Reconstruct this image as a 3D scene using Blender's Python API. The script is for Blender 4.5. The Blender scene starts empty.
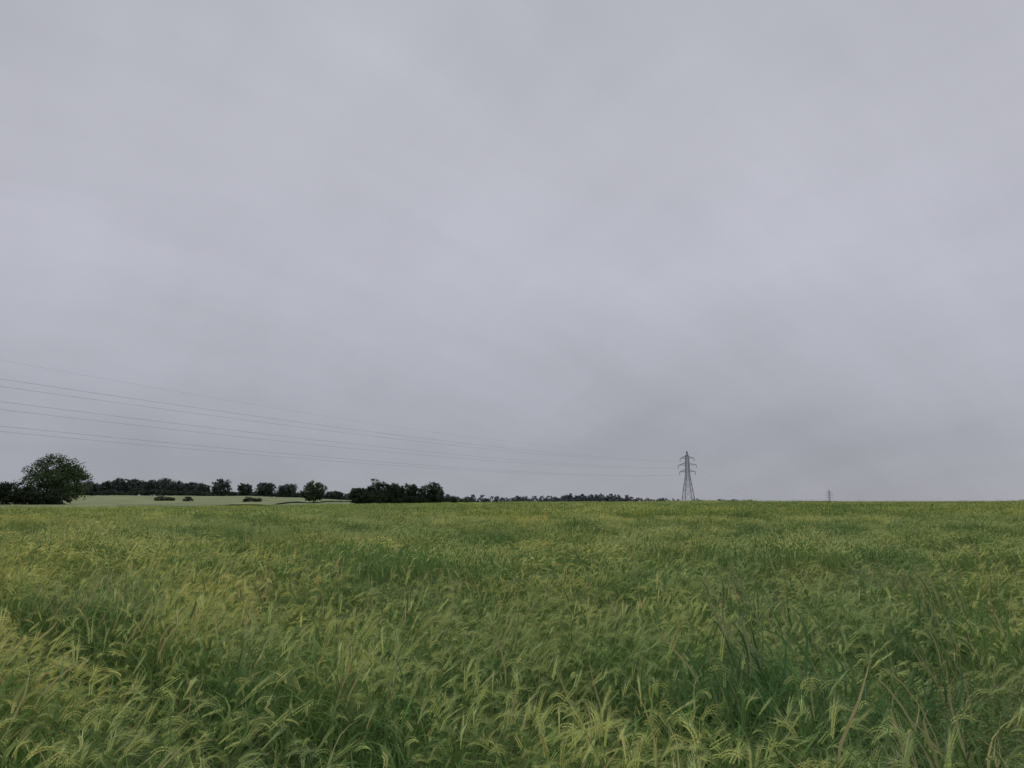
import bpy, math, random
import numpy as np
from mathutils import Vector
random.seed(7); rng=np.random.default_rng(7)
scene=bpy.context.scene
scene.view_settings.view_transform='Standard'
scene.view_settings.look='None'
scene.view_settings.exposure=0
def link(o,parent=None):
    scene.collection.objects.link(o)
    if parent: o.parent=parent
    return o
def sst(a,b,x):
    t=np.clip((np.asarray(x,dtype=float)-a)/(b-a),0,1); return t*t*(3-2*t)
class SN:
    """smooth 2-D noise made of random plane waves"""
    def __init__(s,scale,seed,n=14):
        r=np.random.default_rng(seed); a=r.uniform(0,2*math.pi,n); f=r.uniform(.5,1.6,n)/scale*2*math.pi
        s.kx=np.cos(a)*f; s.ky=np.sin(a)*f; s.p=r.uniform(0,6.28,n); s.n=n
    def __call__(s,x,y):
        x=np.asarray(x,dtype=float)[...,None]; y=np.asarray(y,dtype=float)[...,None]
        return np.sin(x*s.kx+y*s.ky+s.p).sum(-1)/math.sqrt(s.n)*1.2
nsmall=SN(1.6,1); nmid=SN(6,2); nbig=SN(40,3); nfar=SN(350,4)
def height(x,y):
    x=np.asarray(x,dtype=float); y=np.asarray(y,dtype=float)
    r=np.hypot(x,y); az=x/np.maximum(y,1.0)
    L=1-sst(-.35,-.05,az)
    front=sst(-20,60,y)
    z=4.5*sst(150,600,r)*L-13*sst(300,1000,r)*(1-L)
    crest=.5*np.exp(-((y-95)/52)**2)*sst(-.15,.25,az)*sst(20,60,y)
    return z*front+crest+0.12*nbig(x,y)*sst(40,200,r)

# ---------------------------------------------------------------- materials
def newmat(name):
    m=bpy.data.materials.new(name); m.use_nodes=True
    nt=m.node_tree; nt.nodes.clear()
    return m,nt,nt.nodes,nt.links
def foliage_mat(name,transl=.3,noise=True,gain=1.0,tint_a=(.72,.83,.78),tint_b=(1.25,1.14,.95),rand=.2):
    m,nt,N,L=newmat(name)
    out=N.new('ShaderNodeOutputMaterial'); p=N.new('ShaderNodeBsdfDiffuse')
    at=N.new('ShaderNodeAttribute'); at.attribute_name='col'
    geo=N.new('ShaderNodeNewGeometry')
    col=at.outputs['Color']
    if noise:
        for sc,amt in ((.7,1.0),(.05,.7)):
            mp=N.new('ShaderNodeMapping'); mp.inputs['Scale'].default_value=(sc,sc*1.5,sc*.2)
            mp.inputs['Rotation'].default_value=(0,0,.5)
            L.new(geo.outputs['Position'],mp.inputs['Vector'])
            nz=N.new('ShaderNodeTexNoise'); nz.inputs['Scale'].default_value=1; nz.inputs['Detail'].default_value=1.5
            L.new(mp.outputs[0],nz.inputs['Vector'])
            rp=N.new('ShaderNodeValToRGB'); rp.color_ramp.elements[0].position=.36; rp.color_ramp.elements[1].position=.64
            rp.color_ramp.elements[0].color=(*[1+(c-1)*amt for c in tint_a],1); rp.color_ramp.elements[1].color=(*[1+(c-1)*amt for c in tint_b],1)
            L.new(nz.outputs['Fac'],rp.inputs[0])
            mx=N.new('ShaderNodeMix'); mx.data_type='RGBA'; mx.blend_type='MULTIPLY'; mx.inputs[0].default_value=1
            L.new(col,mx.inputs[6]); L.new(rp.outputs[0],mx.inputs[7]); col=mx.outputs[2]
    oi=N.new('ShaderNodeObjectInfo'); mr=N.new('ShaderNodeMapRange')
    mr.inputs[3].default_value=(1-rand)*gain; mr.inputs[4].default_value=(1+rand)*gain
    L.new(oi.outputs['Random'],mr.inputs[0])
    sc=N.new('ShaderNodeVectorMath'); sc.operation='SCALE'
    L.new(col,sc.inputs[0]); L.new(mr.outputs[0],sc.inputs['Scale'])
    col=sc.outputs[0]
    L.new(col,p.inputs['Color'])
    if transl>0:
        t=N.new('ShaderNodeBsdfTranslucent'); L.new(col,t.inputs['Color'])
        ms=N.new('ShaderNodeMixShader'); ms.inputs[0].default_value=transl
        L.new(p.outputs[0],ms.inputs[1]); L.new(t.outputs[0],ms.inputs[2]); L.new(ms.outputs[0],out.inputs[0])
    else: L.new(p.outputs[0],out.inputs[0])
    return m
M_crop=foliage_mat('barley_material',gain=1.40,rand=.08)
M_tree=foliage_mat('tree_foliage',transl=0,noise=False,rand=.12)
def plain(name,col,rough=.7,metal=0,var=.25,scale=3):
    m,nt,N,L=newmat(name); out=N.new('ShaderNodeOutputMaterial'); p=N.new('ShaderNodeBsdfPrincipled')
    p.inputs['Roughness'].default_value=rough; p.inputs['Metallic'].default_value=metal
    nz=N.new('ShaderNodeTexNoise'); nz.inputs['Scale'].default_value=scale; nz.inputs['Detail'].default_value=5
    g=N.new('ShaderNodeNewGeometry'); L.new(g.outputs['Position'],nz.inputs['Vector'])
    rp=N.new('ShaderNodeValToRGB'); rp.color_ramp.elements[0].position=.3; rp.color_ramp.elements[1].position=.7
    rp.color_ramp.elements[0].color=(*[c*(1-var) for c in col],1); rp.color_ramp.elements[1].color=(*[c*(1+var) for c in col],1)
    L.new(nz.outputs['Fac'],rp.inputs[0]); L.new(rp.outputs[0],p.inputs['Base Color']); L.new(p.outputs[0],out.inputs[0])
    return m
M_steel=plain('galvanised_steel',(.12,.125,.14),.6,.3)
M_wire=plain('aluminium_conductor',(.20,.20,.22),.6,.3)
M_ins=plain('insulator_glass',(.12,.10,.09),.3)
M_bark=plain('bark',(.05,.042,.033),.9)

# ---------------------------------------------------------------- mesh builder
class MB:
    def __init__(s): s.v=[]; s.f=[]; s.c=[]
    def add(s,vs,fs,col):
        o=len(s.v); s.v.extend(vs); s.f.extend([tuple(i+o for i in f) for f in fs]); s.c.extend([col]*len(vs))
    def merge(s,o,M,off):
        if not isinstance(o.v,np.ndarray): o.v=np.array(o.v)
        k=len(s.v); A=(o.v@M.T)+off; s.v.extend(A.tolist()); s.f.extend([tuple([i+k for i in f]) for f in o.f]); s.c.extend(o.c)
    def mesh(s,name,mat):
        me=bpy.data.meshes.new(name); me.from_pydata(np.array(s.v,dtype=float).tolist(),[],s.f)
        a=me.color_attributes.new('col','FLOAT_COLOR','POINT')
        arr=np.ones((len(s.v),4),dtype=np.float32); arr[:,:3]=np.array(s.c,dtype=np.float32); a.data.foreach_set('color',arr.ravel())
        me.materials.append(mat); me.update(); return me
def V(*a): return np.array(a,dtype=float)
def nrm(v): return v/max(math.sqrt(float(v@v)),1e-9)
def cross(a,b): return np.array((a[1]*b[2]-a[2]*b[1],a[2]*b[0]-a[0]*b[2],a[0]*b[1]-a[1]*b[0]))
def ribbon(mb,pts,ws,side,col,tw=0.):
    vs=[];fs=[];n=len(pts)
    for i,(p,w) in enumerate(zip(pts,ws)):
        t=nrm(pts[min(i+1,n-1)]-pts[max(i-1,0)]); sd=nrm(side-t*np.dot(side,t)); up=cross(t,sd)
        a=tw*i/(n-1); sd=sd*math.cos(a)+up*math.sin(a)
        vs+= [p-sd*w/2,p+sd*w/2]
        if i: fs.append((2*i-2,2*i-1,2*i+1,2*i))
    mb.add(vs,fs,col)
def tube(mb,pts,rs,col,k=3):
    vs=[];fs=[];n=len(pts)
    for i,(p,r) in enumerate(zip(pts,rs)):
        t=nrm(pts[min(i+1,n-1)]-pts[max(i-1,0)]); a=nrm(cross(t,V(.13,1,.07))); b=cross(t,a)
        for j in range(k):
            q=2*math.pi*j/k; vs.append(p+(a*math.cos(q)+b*math.sin(q))*r)
        if i:
            for j in range(k): fs.append(((i-1)*k+j,(i-1)*k+(j+1)%k,i*k+(j+1)%k,i*k+j))
    mb.add(vs,fs,col)
def path(p0,az,L,th0,th1,n,pw=2.,wob=0.):
    p=np.array(p0,dtype=float); out=[p.copy()]; d=V(math.cos(az),math.sin(az),0)
    for i in range(n):
        s=(i+.5)/n; th=th0+(th1-th0)*s**pw
        p=p+(d*math.sin(th)+V(0,0,1)*math.cos(th))*L/n+V(-d[1],d[0],0)*wob*math.sin(s*5)*L/n
        out.append(p.copy())
    return out
def jc(c,a=.15):
    k=1+random.uniform(-a,a); return tuple(x*k*(1+random.uniform(-a,a)*.35) for x in c)
EAR=(.39,.41,.18); AWN=(.41,.44,.22); LEAF=(.102,.168,.062); STEM=(.16,.22,.085); STRAW=(.32,.29,.17)
PAN=(.31,.29,.20)
def spindle(mb,p,t,L,w,col,k=4,side=None):
    t=nrm(t); a=nrm(cross(t,V(.3,.9,.2) if side is None else side)); b=cross(t,a)
    vs=[p]; 
    for j in range(k):
        q=2*math.pi*j/k; vs.append(p+t*L*.4+(a*math.cos(q)+b*math.sin(q))*w/2)
    vs.append(p+t*L); fs=[]
    for j in range(k):
        fs.append((0,1+(j+1)%k,1+j)); fs.append((k+1,1+j,1+(j+1)%k))
    mb.add(vs,fs,col)
def leaves(mb,stem,n,Lr=(.16,.32),w=.012,seg=5,lo=.3,hi=.8):
    for i in range(n):
        s=random.uniform(lo,hi); q=s*(len(stem)-1); k=min(int(q),len(stem)-1); fr=q-k
        p=stem[k]*(1-fr)+stem[min(k+1,len(stem)-1)]*fr
        az=random.uniform(0,6.28); L=random.uniform(*Lr)
        pts=path(p,az,L,random.uniform(.1,.5),random.uniform(.9,2.7),seg,1.5,random.uniform(-.3,.3))
        ww=w*random.uniform(.7,1.25)
        ws=[ww*max(.06,(1-(j/seg)**2.2))*(.6 if j==0 else 1) for j in range(seg+1)]
        c=jc(LEAF,.28)
        if random.random()<.06: c=jc(STRAW,.2)
        ribbon(mb,pts,ws,V(-math.sin(az),math.cos(az),0),c,random.uniform(-1.2,1.2))
def barley0(seed,ear=True):
    random.seed(seed); mb=MB(); H=random.uniform(.74,.92)*(1 if ear else .88)
    bend=random.uniform(.05,.55)
    st=path((0,0,0),random.uniform(-.3,.3),H,random.uniform(-.05,.08),bend,7,2.2,random.uniform(-.05,.05))
    tube(mb,st[1:],[.0019-.0008*i/7 for i in range(7)],jc(STEM))
    leaves(mb,st,random.randint(2,3) if ear else 6,Lr=(.16,.32) if ear else (.2,.4),hi=.80 if ear else 1)
    if ear:
        nod=random.choice((.1,.4,.8,1.2,1.7)); L=random.uniform(.062,.095)
        ax=path(st[-1],random.uniform(-.35,.35),L,bend,bend+nod,8,1.)
        ec=jc(EAR,.22); ac=jc(AWN,.18); rp=random.uniform(0,3.14)
        for i in range(1,9):
            p=ax[i-1]; t=nrm(ax[i]-ax[i-1]); a=nrm(cross(t,V(0,1,0))); b=cross(t,a)
            sd=a*math.cos(rp)+b*math.sin(rp); ww=.0076*(1-.5*abs(i/9-.35))
            for s in (-1,1):
                q=p+sd*s*.0030+t*(.005 if s>0 else 0)
                spindle(mb,q,t+sd*s*.28,.016,ww,jc(ec,.14),3)
                d=nrm(t+sd*s*random.uniform(.04,.18)+cross(t,sd)*random.uniform(-.12,.12))
                AL=random.uniform(.06,.10)*(1-.04*i); q0=q+t*.010+sd*s*.003
                ribbon(mb,[q0,q0+d*AL+V(.003,0,-.004)],[.0012,.0004],cross(d,sd)+sd*.4,ac)
    return mb
def grass_pan(seed,tall=1.0,dense=15,col=PAN):
    random.seed(seed); mb=MB(); H=random.uniform(.80,1.0)*tall
    st=path((0,0,0),0,H,.03,random.uniform(.2,.7),9,2.)
    tube(mb,st,[.0014-.0009*i/9 for i in range(10)],jc((.17,.21,.09)))
    leaves(mb,st,3,w=.008,seg=5,hi=.6)
    for i in range(dense):
        s=random.uniform(.72,1.0); q=s*9; k=min(int(q),8); fr=q-k; p=st[k]*(1-fr)+st[k+1]*fr
        az=random.uniform(0,6.28); L=(1.08-s)*.42*random.uniform(.5,1.1)+.02
        br=path(p,az,L,random.uniform(.5,1.0),random.uniform(1.2,2.2),3,1.)
        ribbon(mb,br,[.0007,.0006,.0005,.0004],V(-math.sin(az),math.cos(az),.2),jc(col,.2))
        for j in (2,3):
            for _ in range(2):
                d=nrm(br[j]-br[j-1]+V(random.uniform(-.03,.03),random.uniform(-.03,.03),-.01))
                spindle(mb,br[j],d,random.uniform(.006,.011),.0024,jc(col,.25),3)
    return mb
def barley1(mb,x,y,lod,lean,Hs=1.,az0=0,ear=True):
    H=random.uniform(.74,.90)*Hs; bend=random.uniform(.05,.55)+lean; az=az0+random.gauss(0,.7)
    if lod==1:
        st=path((x,y,.2*math.cos(lean)),az,H-.2,0.03+lean*.6,bend,3,2.); ribbon(mb,st,[.004]*4,V(random.uniform(-1,1),1,0),jc(STEM))
        leaves(mb,st,2,Lr=(.14,.30),w=.014,seg=3,lo=.35,hi=.85 if ear else 1)
    else:
        st=path((x,y,.4),az,H-.4,0.03+lean*.5,bend,2,2.); ribbon(mb,st,[.012]*3,V(random.uniform(-1,1),1,0),jc(STEM))
        leaves(mb,st,1,Lr=(.2,.4),w=.03,seg=2,lo=.2,hi=1)
    if not ear or random.random()<.08: return
    if lod==1:
        ax=path(st[-1],az,.09,bend,bend+random.choice((.1,.5,1.,1.6)),3,1.)
        ec=jc(EAR,.24); d0=nrm(ax[1]-ax[0]); d1=nrm(ax[3]-ax[1])
        spindle(mb,ax[0],d0,.06,.014,ec,3); spindle(mb,ax[1],d1,.07,.014,ec,3)
        for j in range(4):
            d=nrm(d1+V(*[random.uniform(-.15,.15) for _ in range(3)])); p=ax[random.randint(1,3)]
            ribbon(mb,[p,p+d*.09+V(.004,0,-.004)],[.0026,.0008],V(random.uniform(-1,1),1,.3),jc(AWN,.15))
    else:
        th=bend+random.uniform(.1,1.2); d=V(math.cos(az)*math.sin(th),math.sin(az)*math.sin(th),math.cos(th))
        spindle(mb,st[-1],d,.15,.028,jc(EAR,.28),3)

def mkcoll(name,meshes):
    c=bpy.data.collections.new(name)
    for i,me in enumerate(meshes):
        c.objects.link(bpy.data.objects.new('%s_%02d'%(name,i),me))
    return c
PB=[barley0(100+i) for i in range(14)]; PL=[barley0(300+i,False) for i in range(5)]
PG=[grass_pan(400+i) for i in range(4)]+[grass_pan(500+i,1.05,22,(.24,.24,.16)) for i in range(2)]
def rotm(rx,ry,rz):
    cx,sx,cy,sy,cz,sz=math.cos(rx),math.sin(rx),math.cos(ry),math.sin(ry),math.cos(rz),math.sin(rz)
    return np.array([[cz,-sz,0],[sz,cz,0],[0,0,1]])@np.array([[cy,0,sy],[0,1,0],[-sy,0,cy]])@np.array([[1,0,0],[0,cx,-sx],[0,sx,cx]])
def clump0(seed,kind,size,dens=205):
    random.seed(seed); mb=MB(); n=int(dens*size*size*1.1)
    mix={'b':(.86,.13,.01),'m':(.60,.33,.07),'g':(.22,.46,.32),'d':(.03,.92,.05),'l':(.88,.10,.02)}[kind]
    lean={'b':.18,'m':.30,'g':.28,'d':.12,'l':.80}[kind]
    fz=random.uniform(0,6.28)
    for i in range(n):
        x,y=[random.uniform(-size/2,size/2)*1.08 for _ in range(2)]; u=random.random()
        src=random.choice(PB) if u<mix[0] else random.choice(PL) if u<mix[0]+mix[1] else random.choice(PG)
        s=random.uniform(.82,1.07)*(1+.07*math.sin(x*9+fz)+.07*math.cos(y*8+fz))
        M=rotm(random.gauss(0,.12),random.gauss(lean,.18),random.gauss(0,.8 if kind!='l' else .4)+.7*math.sin(x*5+fz))*s
        mb.merge(src,M,V(x-(.3 if kind=='l' else 0),y,0))
    return mb.mesh('barley_clump',M_crop)
kinds=['b']*6+['m']*4+['g']*3+['d']*1+['l']*4
C0=mkcoll('near_clump',[clump0(900+i,k,.8) for i,k in enumerate(kinds)])
CE=mkcoll('edge_clump',[clump0(950+i,'b',.36) for i in range(7)])
def clump(seed,lod,size,n,lean,ear=True,swk=1.):
    random.seed(seed); mb=MB(); f1,f2=random.uniform(0,6),random.uniform(0,6)
    for i in range(n):
        x=random.uniform(-size/2,size/2)*1.06; y=random.uniform(-size/2,size/2)*1.06
        sw=math.sin(x*2.1+f1)*math.cos(y*1.7+f2)
        barley1(mb,x,y,lod,lean+sw*.3+random.uniform(-.1,.1),(1+.08*math.sin(x*1.9+f2)+.07*math.cos(y*3.1+f1))*random.uniform(.92,1.06),sw*.9*swk,(ear or random.random()<.2) and not(lod==1 and sw<-.6 and random.random()<.8))
    return mb.mesh('barley_clump',M_crop)
C1=mkcoll('mid_clump',[clump(600+i,1,2.,520,.05+.06*i,i!=2) for i in range(7)]+[clump(640+i,1,2.,520,.8,True,.6) for i in range(3)])
C2=mkcoll('far_clump',[clump(700+i,2,6.,1800,.1+.08*i) for i in range(4)])
CG=mkcoll('tall_grass',[m.mesh('tall_grass_stem',M_crop) for m in PG])

def scatter(name,coll,P,R,S,I,parent):
    me=bpy.data.meshes.new(name); n=len(P); me.vertices.add(n)
    me.vertices.foreach_set('co',P.astype(np.float32).ravel())
    a=me.attributes.new('rot','FLOAT_VECTOR','POINT'); a.data.foreach_set('vector',R.astype(np.float32).ravel())
    a=me.attributes.new('scl','FLOAT_VECTOR','POINT'); a.data.foreach_set('vector',S.astype(np.float32).ravel())
    a=me.attributes.new('idx','INT','POINT'); a.data.foreach_set('value',I.astype(np.int32))
    me.update(); ob=link(bpy.data.objects.new(name,me),parent)
    ng=bpy.data.node_groups.new(name+'_nodes','GeometryNodeTree')
    ng.interface.new_socket('Geometry',in_out='INPUT',socket_type='NodeSocketGeometry')
    ng.interface.new_socket('Geometry',in_out='OUTPUT',socket_type='NodeSocketGeometry')
    N=ng.nodes; L=ng.links; gi=N.new('NodeGroupInput'); go=N.new('NodeGroupOutput')
    m2p=N.new('GeometryNodeMeshToPoints'); iop=N.new('GeometryNodeInstanceOnPoints'); ci=N.new('GeometryNodeCollectionInfo')
    ci.inputs['Collection'].default_value=coll; ci.inputs['Separate Children'].default_value=True; ci.inputs['Reset Children'].default_value=True
    def attr(nm,t):
        q=N.new('GeometryNodeInputNamedAttribute'); q.data_type=t; q.inputs['Name'].default_value=nm
        return [o for o in q.outputs if o.enabled and o.name=='Attribute'][0]
    e=N.new('FunctionNodeEulerToRotation'); L.new(attr('rot','FLOAT_VECTOR'),e.inputs[0])
    L.new(gi.outputs[0],m2p.inputs['Mesh']); L.new(m2p.outputs[0],iop.inputs['Points']); L.new(ci.outputs[0],iop.inputs['Instance'])
    iop.inputs['Pick Instance'].default_value=True
    L.new(attr('idx','INT'),iop.inputs['Instance Index']); L.new(e.outputs[0],iop.inputs['Rotation']); L.new(attr('scl','FLOAT_VECTOR'),iop.inputs['Scale'])
    L.new(iop.outputs[0],go.inputs[0])
    md=ob.modifiers.new('scatter','NODES'); md.node_group=ng
    return ob
field=link(bpy.data.objects.new('barley_field',None))
TA=np.array([-7.9,10.9]); TB=np.array([-1.45,3.7]); TD=(TB-TA)/np.linalg.norm(TB-TA); TN=np.array([-TD[1],TD[0]])
def tram(x,y):
    """signed distance to the sprayer wheel-track that curves through the crop (+ = far side)"""
    s=(x-TA[0])*TD[0]+(y-TA[1])*TD[1]
    return (x-TA[0])*TN[0]+(y-TA[1])*TN[1]+.25*np.sin(s*.45)
def leanang(x,y): return .1+.9*nmid(x,y)*.8+.5*nsmall(x,y)*.6
def layrot(x,y,tilt,jit,n):
    return np.stack([rng.normal(0,.04,n),tilt,leanang(x,y)+rng.normal(0,jit,n)],1)
def lodged(x,y): return .8*nmid(x-20,y*1.6+13)+.4*nsmall(x*.6,y*.8)+.75*sst(-1,5,x-.1*y)-.05
# near : broad clumps away from the wheel-track, small ones along it
sp_=.69
gx,gy=np.meshgrid(np.arange(-11,11,sp_),np.arange(1.45,10.,sp_)); x=gx.ravel()+rng.uniform(-.14,.14,gx.size); y=gy.ravel()+rng.uniform(-.14,.14,gx.size)
td=tram(x,y); keep=(np.abs(x)<.86*y+1.2)&(np.abs(td)>.80)
x,y,td=x[keep],y[keep],td[keep]; n=len(x)
weedy=np.exp(-(((x-2.2)/.8)**2+((y-3.7)/.8)**2))+.85*np.exp(-(((x+.45)/.5)**2+((y-3.2)/.5)**2))+.5*np.exp(-(((x-4.3)/.8)**2+((y-9)/.9)**2))
weedy=weedy+.13*nsmall(x+9,y)+.06+.18*sst(-.5,2.5,x)+rng.uniform(-.1,.1,n)
I=np.where(weedy>.55,rng.integers(10,13,n),np.where(weedy>.28,rng.integers(6,10,n),rng.integers(0,6,n)))
lg=(lodged(x,y)>.62)&(weedy<.6); I[lg]=rng.integers(14,18,lg.sum())
dk=((nsmall(x*1.3+31,y*1.3)>1.0)&~lg)|((np.hypot(x-.1,y-2.6)<.5)|(np.hypot(x-1.5,y-2.7)<.4)|(np.hypot(x+1.0,y-2.9)<.4)); I[dk]=13
lean=sst(-2.5,2.5,x)*.12+.05+.12*nmid(x,y)+.08*nsmall(x,y)
lean=np.clip(lean,-.1,.28)+rng.normal(0,.04,n); lean[lg]=rng.normal(.03,.04,lg.sum())
s=(1+.08*nsmall(y,x)+.06*nmid(y,x))*rng.uniform(.93,1.05,n)
scatter('near_plants',C0,np.stack([x,y,np.zeros(n)],1),layrot(x,y,lean,.3,n),np.stack([s,s,s],1),I,field)
sp_=.27
gx,gy=np.meshgrid(np.arange(-11,2,sp_),np.arange(1.4,12.,sp_)); x=gx.ravel()+rng.uniform(-.08,.08,gx.size); y=gy.ravel()+rng.uniform(-.08,.08,gx.size)
td=tram(x,y); keep=(np.abs(x)<.86*y+1.2)&(np.abs(td)>.36)&(np.abs(td)<.86)&(y<11.2)
x,y,td=x[keep],y[keep],td[keep]; n=len(x)
lean=np.where(td<0,.50,.05)*(1-.5*sst(.35,.86,np.abs(td)))+rng.normal(0,.06,n)
ra=np.where(td<0,math.atan2(TN[1],TN[0])-.5,leanang(x,y))+rng.normal(0,.3,n)
s=rng.uniform(.93,1.05,n)
scatter('track_edge_plants',CE,np.stack([x,y,np.zeros(n)],1),np.stack([rng.normal(0,.05,n),lean,ra],1),np.stack([s,s,s],1),rng.integers(0,7,n),field)
# mid
sp_=1.78
gx,gy=np.meshgrid(np.arange(-40,40,sp_),np.arange(5,44,sp_)); x=gx.ravel()+rng.uniform(-.5,.5,gx.size); y=gy.ravel()+rng.uniform(-.3,.3,gx.size)
keep=(y>10.5)&(np.abs(x)<.86*y+2)&(np.abs(tram(x,y))>.7); x,y=x[keep],y[keep]; n=len(x)
I=rng.integers(0,6,n); I[I>=2]+=1; lg=lodged(x,y)>.75; I[lg]=rng.integers(7,10,lg.sum()); dk=nmid(x+70,y)>1.2; I[dk]=2
lean=np.clip(.03+sst(-4,4,x)*.06+.10*nmid(x,y),-.05,.2)+rng.normal(0,.03,n); lean[lg]*=.3
s=(1+.06*nsmall(y,x)+.06*nmid(y,x))*rng.uniform(.94,1.06,n)
scatter('mid_plants',C1,np.stack([x,y,np.zeros(n)],1),layrot(x,y,lean,.45,n),np.stack([s,s,s],1),I,field)
# wild grasses standing above the crop, in tufts
n=600; y=rng.uniform(5.,45,n); x=rng.uniform(-1,1,n)*.8*y
k=(nmid(x+50,y)>.6)|(rng.random(n)<.18); x,y=x[k],y[k]
tx=[];ty=[]
for cx_,cy_,m_,sd_ in ((4.2,9.6,40,.3),(4.9,9.9,34,.25),(7.5,10.5,18,.4),(-.4,3.6,8,.35),(2.3,3.8,20,.45),(1.7,3.2,8,.3),(3.1,5.2,14,.4),(9,16,40,.6),(-3,14,26,.5),(-12,22,40,.8),(14,24,40,.9),(2,20,30,.8)):
    tx+=list(rng.normal(cx_,sd_,m_)); ty+=list(rng.normal(cy_,sd_,m_))
NH=1500
hx=rng.uniform(-6,80,NH); hy=rng.uniform(62,100,NH); tx+=list(hx); ty+=list(hy)
x=np.concatenate([x,tx]); y=np.concatenate([y,ty]); n=len(x); s=rng.uniform(.95,1.12,n); s[-NH:]*=rng.uniform(1.05,1.4,NH)
w=s.copy(); w[-NH:]*=4
scatter('scattered_wild_grass',CG,np.stack([x,y,np.where(y>50,height(x,y),0)],1),np.stack([rng.normal(0,.1,n),rng.normal(.1,.12,n),rng.uniform(0,6.28,n)],1),np.stack([w,w,s],1),rng.integers(0,6,n),field)
# far
def infield(x,y,m=0): return (y<285+m)&(2.4*y-10*x<672+m*10)
gx,gy=np.meshgrid(np.arange(-260,262,5.3),np.arange(30,290,5.3)); x=gx.ravel()+rng.uniform(-1.,1.,gx.size); y=gy.ravel()+rng.uniform(-1.,1.,gx.size)
keep=(y>44)&(np.abs(x)<.84*y+4)&infield(x,y); x,y=x[keep],y[keep]; n=len(x)
R=np.stack([rng.normal(0,.01,n),rng.normal(0,.01,n),rng.choice([0,1.57,3.14,-1.57],n)+rng.normal(0,.1,n)],1)
s=(1+.04*nmid(y,x))*rng.uniform(.97,1.06,n)
scatter('far_plants',C2,np.stack([x,y,height(x,y)],1),R,np.stack([s,s,s],1),rng.integers(0,4,n),field)
mb=MB(); xs=np.arange(-270,275,3.); ys=np.arange(42,288,3.)
GX,GY=np.meshgrid(xs,ys); GZ=height(GX,GY)+.5+.05*nmid(GX,GY); idx=np.arange(GX.size).reshape(GX.shape)
ok=infield(GX,GY)&(np.abs(GX)<.9*GY+9)
fs=[(int(idx[j,i]),int(idx[j,i+1]),int(idx[j+1,i+1]),int(idx[j+1,i])) for j in range(len(ys)-1) for i in range(len(xs)-1) if ok[j,i] and ok[j+1,i+1] and ok[j,i+1] and ok[j+1,i]]
mb.v=list(np.stack([GX.ravel(),GY.ravel(),GZ.ravel()],1)); mb.f=fs; mb.c=[(.14,.19,.07)]*len(mb.v)
link(bpy.data.objects.new('canopy',mb.mesh('canopy',M_crop)),field)

# ---------------------------------------------------------------- ground
def ringgrid():
    rs=np.concatenate([[0],np.geomspace(2,9000,110)]); th=np.linspace(0,2*math.pi,181)[:-1]
    v=[(0,0,0)]; f=[]
    for r in rs[1:]:
        X=r*np.cos(th); Y=r*np.sin(th); Z=height(X,Y)
        v+=list(zip(X,Y,Z))
    m=len(th)
    for j in range(m): f.append((0,1+j,1+(j+1)%m))
    for i in range(len(rs)-2):
        for j in range(m):
            a=1+i*m+j; b=1+i*m+(j+1)%m; f.append((a,a+m,b+m,b))
    return v,f
v,f=ringgrid(); me=bpy.data.meshes.new('ground'); me.from_pydata([tuple(map(float,q)) for q in v],[],f)
for p in me.polygons: p.use_smooth=True
m,nt,N,L=newmat('ground_soil_and_pasture'); out=N.new('ShaderNodeOutputMaterial'); p=N.new('ShaderNodeBsdfPrincipled'); p.inputs['Roughness'].default_value=.95
g=N.new('ShaderNodeNewGeometry'); ln=N.new('ShaderNodeVectorMath'); ln.operation='LENGTH'; L.new(g.outputs['Position'],ln.inputs[0])
mr=N.new('ShaderNodeMapRange'); mr.inputs[1].default_value=60; mr.inputs[2].default_value=110; L.new(ln.outputs['Value'],mr.inputs[0])
nz=N.new('ShaderNodeTexNoise'); nz.inputs['Scale'].default_value=6; nz.inputs['Detail'].default_value=6; L.new(g.outputs['Position'],nz.inputs['Vector'])
r1=N.new('ShaderNodeValToRGB'); r1.color_ramp.elements[0].color=(.02,.022,.012,1); r1.color_ramp.elements[1].color=(.06,.06,.03,1); L.new(nz.outputs['Fac'],r1.inputs[0])
vo=N.new('ShaderNodeTexVoronoi'); vo.inputs['Scale'].default_value=.004; L.new(g.outputs['Position'],vo.inputs['Vector'])
r2=N.new('ShaderNodeValToRGB'); r2.color_ramp.elements[0].color=(.07,.11,.04,1); r2.color_ramp.elements[1].color=(.14,.18,.07,1); L.new(vo.outputs['Color'],r2.inputs[0])
mx=N.new('ShaderNodeMix'); mx.data_type='RGBA'; L.new(mr.outputs[0],mx.inputs[0]); L.new(r1.outputs[0],mx.inputs[6]); L.new(r2.outputs[0],mx.inputs[7])
L.new(mx.outputs[2],p.inputs['Base Color']); L.new(p.outputs[0],out.inputs[0]); me.materials.append(m)
link(bpy.data.objects.new('ground',me))
# pale field beyond the crop, on the left
M_pale=plain('pale_crop',(.14,.165,.062),.9,0,.3,.05)
mb=MB(); xs=np.linspace(-330,-40,90); ys=np.linspace(90,440,90); GX,GY=np.meshgrid(xs,ys)
GZ=height(GX,GY)+.35+.05*nmid(GX,GY); idx=np.arange(GX.size).reshape(GX.shape); ok=~infield(GX,GY,.5)&(GX<-55-.05*GY)
mb.v=list(np.stack([GX.ravel(),GY.ravel(),GZ.ravel()],1)); mb.c=[(.3,.3,.1)]*len(mb.v)
mb.f=[(int(idx[j,i]),int(idx[j,i+1]),int(idx[j+1,i+1]),int(idx[j+1,i])) for j in range(89) for i in range(89) if ok[j,i] and ok[j,i+1]]
link(bpy.data.objects.new('pale_grass_field',mb.mesh('pale_grass_field',M_pale)))

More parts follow.
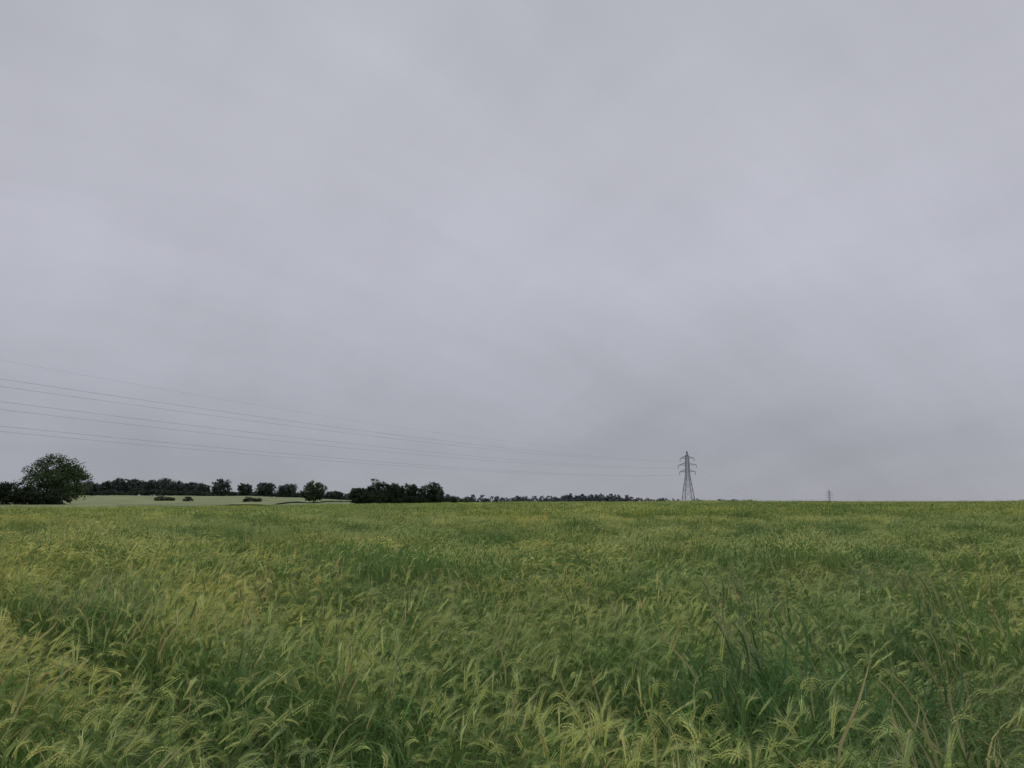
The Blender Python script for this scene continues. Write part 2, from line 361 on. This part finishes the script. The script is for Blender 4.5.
# ---------------------------------------------------------------- trees
def leafcloud(r,C,n,rad,size,base):
    m=len(C); d=r.normal(0,1,(m,n,3)); d/=np.linalg.norm(d,axis=2,keepdims=True)
    q=r.random((m,n,1))**.5; P=C[:,None,:]+d*q*np.asarray(rad)[:,None,None]*np.array([1,1,.8])
    P=P.reshape(-1,3); P[:,2]=np.abs(P[:,2]); k=len(P)
    a=r.normal(0,1,(k,3)); a/=np.linalg.norm(a,axis=1,keepdims=True); b=np.cross(a,r.normal(0,1,(k,3))); b/=np.linalg.norm(b,axis=1,keepdims=True)
    s=(size*r.uniform(.5,1.2,(k,1)))
    vs=np.stack([P-a*s*.5,P+b*s*.3,P+a*s*.5,P-b*s*.3],1).reshape(-1,3)
    cl=np.repeat(r.uniform(.55,1.6,(m,1)),n,0)*r.uniform(.8,1.2,(k,1))
    col=np.repeat(np.array(base)[None,:]*cl,4,0)
    return vs,col
def crown_centres(r,H,W,D,low,m,lobes=9):
    """clump centres inside a broad dome with bulges, so the outline is uneven"""
    d=r.normal(0,1,(m,3)); d/=np.linalg.norm(d,axis=1,keepdims=True)
    ld=r.normal(0,1,(lobes+4,3)); ld/=np.linalg.norm(ld,axis=1,keepdims=True); la=r.uniform(.05,.34,lobes+4)
    dots=np.clip(d@ld.T,0,1)**7
    bul=.74+(dots*la).max(1)-.14*(np.clip(d@-ld[:3].T,0,1)**9).max(1)
    q=(r.random(m)**.38)*bul
    zc=(H+low)/2*.93; rz=(H-low)/2*1.08
    C=np.stack([d[:,0]*q*W*.5,d[:,1]*q*D*.5,zc+d[:,2]*q*rz],1)
    C[:,2]=np.clip(C[:,2],low+.02*H,H*.97)
    return C
def np_mesh(name,vs,col,mat):
    k=len(vs)//4; me=bpy.data.meshes.new(name)
    me.vertices.add(4*k); me.vertices.foreach_set('co',vs.astype(np.float32).ravel())
    me.loops.add(4*k); me.loops.foreach_set('vertex_index',np.arange(4*k).astype(np.int32))
    me.polygons.add(k); me.polygons.foreach_set('loop_start',(np.arange(k)*4).astype(np.int32)); me.polygons.foreach_set('loop_total',np.full(k,4,dtype=np.int32))
    me.update(calc_edges=True)
    a=me.color_attributes.new('col','FLOAT_COLOR','POINT'); arr=np.ones((4*k,4),dtype=np.float32); arr[:,:3]=col; a.data.foreach_set('color',arr.ravel())
    me.materials.append(mat); return me
def trunk_mesh(r,H,W,low):
    mb=MB(); R=H*.028
    tp=[V(0,0,-.3),V(.02*H,0,.15*H),V(.0,.01*H,.35*H),V(-.02*H,0,.55*H),V(0,0,.8*H)]
    tube(mb,tp,[R*1.3,R,R*.8,R*.5,R*.12],(.05,.04,.03),7)
    for i in range(8):
        a=r.uniform(0,6.28); z=r.uniform(.2,.55)*H; e=V(math.cos(a)*W*.36,math.sin(a)*W*.36,min(z+r.uniform(.12,.3)*H,.8*H))
        s=V(0,0,z); mid=(s+e)/2+V(0,0,.03*H); tube(mb,[s,mid,e],[R*.5,R*.3,R*.08],(.05,.04,.03),5)
    return mb.mesh('trunk',M_bark)
def tree(name,x,y,H,W,seed,m=260,n=34,size=.42,low=.12,base=(.045,.07,.027),lobes=9):
    r=np.random.default_rng(seed); e=link(bpy.data.objects.new(name,None)); e.location=(x,y,float(height(x,y)))
    link(bpy.data.objects.new('trunk_and_limbs',trunk_mesh(r,H,W,low)),e)
    C=crown_centres(r,H,W,W,low*H,m,lobes); vs,col=leafcloud(r,C,n,r.uniform(.05,.1,m)*W,size,base)
    link(bpy.data.objects.new('crown',np_mesh('crown',vs,col,M_tree)),e); return e
tree('oak_tree',-113.6,195,14.0,16.5,17,m=480,n=34,size=.5,low=.03,base=(.058,.085,.040),lobes=16)
G2=(.054,.072,.042)
for i,(x,y,H,W) in enumerate([(-179,480,10.4,14.5),(-163.5,478,9.0,10),(-153,484,9.9,14),(-139,480,9.4,16),(-102,450,5.6,13)]):
    tree('field_tree',x,y,H,W,30+i,m=200,n=26,size=.8,low=.04,base=(.066,.083,.066))  # base colour paler and bluer: distance haze painted into the leaves
tree('hawthorn_tree',-66.6,262,7.4,10.5,50,m=240,n=30,size=.5,low=.02,base=G2)
for i,(x,y,H,W) in enumerate([(-51.2,262,6.6,8),(-46,266,8.6,11),(-40,262,7.8,10.5),(-33.6,264,7.4,9.5),(-26.6,262,8.2,8.6)]):
    tree('copse_tree',x,y,H,W,60+i,m=260,n=30,size=.5,low=.0,base=(.045,.06,.036))
def mass(name,items,seed,size,m,n,base):
    r=np.random.default_rng(seed); A=[];B=[]
    for (x,y,H,W) in items:
        C=crown_centres(r,H,W,W,0,m,5); vs,col=leafcloud(r,C,n,r.uniform(.07,.13,m)*W,size,np.array(base)*r.uniform(.8,1.2))
        vs=vs+np.array([x,y,float(height(x,y))-.1]); A.append(vs);B.append(col)
    return link(bpy.data.objects.new(name,np_mesh(name,np.concatenate(A),np.concatenate(B),M_tree)))
rr=np.random.default_rng(5)
mass('hedgerow',[(-110-2.4*i,188+rr.uniform(-1,1)-i*.3,(4.6 if i<3 else 6.0)+rr.uniform(-.9,1.3),8) for i in range(34)],1,.5,90,30,(.038,.052,.030))
mass('bush',[(-20.8,262,3.6,7),(-16.5,263,2.6,6)],2,.4,80,26,G2)
mass('bush',[(-37,260,4.0,9),(-30,260,3.6,8),(-44,260,4.2,9),(-49,261,4.,7)],12,.5,120,26,(.040,.054,.032))
mass('bush',[(-116,258,2.1,5),(-113,259,1.7,4)],3,.35,60,24,G2)
mass('bush',[(-107,258,1.9,4)],4,.35,60,24,G2)
mass('bush',[(-90,266,2.4,4),(-87,266,2.0,5)],6,.35,60,24,G2)
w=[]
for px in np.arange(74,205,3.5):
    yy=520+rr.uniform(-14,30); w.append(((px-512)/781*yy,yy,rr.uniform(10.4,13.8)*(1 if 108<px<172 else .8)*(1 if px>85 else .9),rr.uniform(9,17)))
mass('distant_woodland',w,8,1.0,110,22,(.066,.084,.072))  # aerial haze is painted into this lighter, bluer leaf colour
w=[(x,500+rr.uniform(-4,4),rr.uniform(2.6,4.8),8) for x in np.arange(-290,-90,4.0)]
mass('field_hedge',w,9,.7,45,22,(.064,.082,.062))  # haze tint included in the hedge's base colour
w=[]
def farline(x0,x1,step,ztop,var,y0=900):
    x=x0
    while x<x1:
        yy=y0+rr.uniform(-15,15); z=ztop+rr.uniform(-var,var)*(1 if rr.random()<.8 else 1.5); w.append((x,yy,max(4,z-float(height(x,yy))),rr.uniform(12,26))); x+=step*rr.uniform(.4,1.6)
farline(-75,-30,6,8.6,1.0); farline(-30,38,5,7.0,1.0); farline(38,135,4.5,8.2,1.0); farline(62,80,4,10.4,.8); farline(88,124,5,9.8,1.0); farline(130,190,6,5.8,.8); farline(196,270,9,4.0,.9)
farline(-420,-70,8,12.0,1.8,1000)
mass('distant_treeline',w,10,1.8,64,24,(.105,.122,.135))  # blue-grey base stands in for atmospheric haze, strongest on this line

# ---------------------------------------------------------------- pylons and lines
def beam(mb,a,b,w): tube(mb,[np.array(a,float),np.array(b,float)],[w/2*1.2,w/2*1.2],(.1,.1,.1),4)
ARMS=[(17.6,4.3),(21.2,4.9),(24.8,3.8)]; TOP=28.6
def hw(z): return float(np.interp(z,[0,9,15.5,25,TOP],[3.0,1.9,1.0,.75,.08]))
def pylon(loc,ang):
    e=link(bpy.data.objects.new('electricity_pylon',None)); e.location=loc; e.rotation_euler=(0,0,ang)
    mb=MB(); lv=[-.5,4.2,8,11,13.5,15.6,17.6,19.4,21.2,23,24.8,26.6,TOP]
    cs=[(-1,-1),(1,-1),(1,1),(-1,1)]
    for a,b in zip(lv[:-1],lv[1:]):
        wa,wb=hw(a),hw(b)
        for i in range(4):
            c0,c1=cs[i],cs[(i+1)%4]
            p=[V(c0[0]*wa,c0[1]*wa,a),V(c0[0]*wb,c0[1]*wb,b),V(c1[0]*wa,c1[1]*wa,a),V(c1[0]*wb,c1[1]*wb,b)]
            beam(mb,p[0],p[1],.24 if a<15 else .18)
            if b<TOP: beam(mb,p[1],p[3],.10)
            beam(mb,p[0],p[3],.12); beam(mb,p[2],p[1],.12)
    link(bpy.data.objects.new('lattice_tower',mb.mesh('lattice_tower',M_steel)),e)
    ma=MB(); mi=MB()
    for z,r in ARMS:
        for s in (-1,1):
            tip=V(s*r,0,z)
            for q in (-1,1):
                w=hw(z); beam(ma,(s*w,q*w,z),tip,.15); w2=hw(z+1.2); beam(ma,(s*w2,q*w2,z+1.3),tip,.13)
                for t in (.3,.6):
                    A=V(s*w,q*w,z)*(1-t)+tip*t; B=V(s*w2,q*w2,z+1.3)*(1-t)+tip*t; beam(ma,A,B,.08)
            tube(mi,[tip,tip-V(0,0,.1),tip-V(0,0,1.5),tip-V(0,0,1.6)],[.04,.13,.13,.04],(.1,)*3,6)
    link(bpy.data.objects.new('cross_arms',ma.mesh('cross_arms',M_steel)),e)
    link(bpy.data.objects.new('insulators',mi.mesh('insulators',M_ins)),e)
    return e
P1=(93.,412.); P2=(-125.,45.); P0=(447.,1100.); P3=(P2[0]-218,P2[1]-367)
def ang(a,b): return math.atan2(b[1]-a[1],b[0]-a[0])-math.pi/2
a1=ang(P2,P1)
Z1=float(height(*P1)); Z2=float(height(*P2)); Z0=-12.6
pylon((*P1,Z1),a1); pylon((*P2,Z2),a1); pylon((*P0,Z0),ang(P1,P0)); pylon((*P3,0),a1)
def hang(P,Z,an,s,r,z,dz=1.6): return V(P[0]+math.cos(an)*s*r,P[1]+math.sin(an)*s*r,Z+z-dz)
mb=MB()
def cat(a,b,S,rad,n=60):
    pts=[]
    for i in range(n+1):
        t=i/n; p=a*(1-t)+b*t; p[2]-=4*S*t*(1-t); pts.append(p)
    tube(mb,pts,[rad]*(n+1),(.1,)*3,4)
for z,r in ARMS:
    for s in (-1,1):
        cat(hang(P1,Z1,a1,s,r,z),hang(P2,Z2,a1,s,r,z),4.6,.018)
        cat(hang(P1,Z1,a1,s,r,z),hang(P0,Z0,ang(P1,P0),s,r,z),14,.010)
        cat(hang(P2,Z2,a1,s,r,z),hang(P3,0,a1,s,r,z),4.6,.018)
cat(V(*P1,Z1+TOP),V(*P2,Z2+TOP),7.4,.009); cat(V(*P1,Z1+TOP),V(*P0,Z0+TOP),12.,.007)
link(bpy.data.objects.new('overhead_power_lines',mb.mesh('overhead_power_lines',M_wire)))

# ---------------------------------------------------------------- sky
wd=bpy.data.worlds.new('sky'); scene.world=wd; wd.use_nodes=True; nt=wd.node_tree; N=nt.nodes; L=nt.links; N.clear()
out=N.new('ShaderNodeOutputWorld'); bg=N.new('ShaderNodeBackground'); bg.inputs[1].default_value=.1; L.new(bg.outputs[0],out.inputs[0])
SE,SR=math.radians(50),math.radians(40)
ns=N.new('ShaderNodeTexSky'); ns.sky_type='NISHITA'; ns.sun_disc=False; ns.sun_elevation=SE; ns.sun_rotation=SR
tc=N.new('ShaderNodeTexCoord'); sp=N.new('ShaderNodeSeparateXYZ'); L.new(tc.outputs['Generated'],sp.inputs[0])
rp=N.new('ShaderNodeValToRGB'); cr=rp.color_ramp; L.new(sp.outputs['Z'],rp.inputs[0])
stops=[(0,(.345,.355,.402)),(.06,(.345,.356,.405)),(.16,(.415,.423,.478)),(.28,(.49,.495,.560)),(.42,(.488,.493,.552)),(.62,(.455,.464,.515)),(.8,(.95,.96,1.0)),(1,(1.3,1.3,1.33))]
cr.elements[0].position=0; cr.elements[0].color=(*stops[0][1],1); cr.elements[1].position=1; cr.elements[1].color=(*stops[-1][1],1)
for p_,c_ in stops[1:-1]:
    e=cr.elements.new(p_); e.color=(*c_,1)
def math_(op,a,b=None):
    q=N.new('ShaderNodeMath'); q.operation=op
    for i,v_ in enumerate((a,b)):
        if v_ is None: continue
        if isinstance(v_,(int,float)): q.inputs[i].default_value=v_
        else: L.new(v_,q.inputs[i])
    return q.outputs[0]
den=math_('ADD',math_('MAXIMUM',sp.outputs['Z'],0.0),.5)
cx=N.new('ShaderNodeCombineXYZ'); L.new(math_('DIVIDE',sp.outputs['X'],den),cx.inputs[0]); L.new(math_('DIVIDE',sp.outputs['Y'],den),cx.inputs[1])
tot=None
for scx,scy,rot,detail,amp in ((1.1,1.0,.3,2,.34),(2.0,6.5,-.95,4,.17),(1.6,5.,.75,4,.18),(5,14,.6,4,.09)):
    mp=N.new('ShaderNodeMapping'); mp.vector_type='TEXTURE'; mp.inputs['Rotation'].default_value=(0,0,rot); mp.inputs['Location'].default_value=(3.1,1.7,0)
    mp.inputs['Scale'].default_value=(1/scx,1/scy,1)
    L.new(cx.outputs[0],mp.inputs[0]); nz=N.new('ShaderNodeTexNoise'); nz.inputs['Scale'].default_value=1; nz.inputs['Detail'].default_value=detail; nz.inputs['Roughness'].default_value=.5
    L.new(mp.outputs[0],nz.inputs['Vector']); t=math_('MULTIPLY',math_('SUBTRACT',nz.outputs['Fac'],.5),amp)
    tot=t if tot is None else math_('ADD',tot,t)
fac=math_('MULTIPLY',math_('ADD',tot,1.0),10.0)
sc=N.new('ShaderNodeVectorMath'); sc.operation='SCALE'; L.new(rp.outputs[0],sc.inputs[0]); L.new(fac,sc.inputs['Scale'])
mx=N.new('ShaderNodeMix'); mx.data_type='RGBA'; mx.inputs[0].default_value=.03; L.new(sc.outputs[0],mx.inputs[6]); L.new(ns.outputs[0],mx.inputs[7]); L.new(mx.outputs[2],bg.inputs[0])
sl=bpy.data.lights.new('sun','SUN'); sl.energy=.75; sl.angle=math.radians(35); sl.color=(1,.97,.93)
so=link(bpy.data.objects.new('sun',sl))
sd=Vector((math.sin(SR)*math.cos(SE),math.cos(SR)*math.cos(SE),math.sin(SE))); so.rotation_euler=sd.to_track_quat('Z','Y').to_euler()
# ---------------------------------------------------------------- camera
cam=bpy.data.cameras.new('camera'); cam.sensor_width=36; cam.lens=773/1024*36; cam.clip_start=.05; cam.clip_end=20000
co=link(bpy.data.objects.new('camera',cam)); co.location=(0,0,1.75); co.rotation_euler=(math.radians(90+8.53),0,0)
scene.camera=co
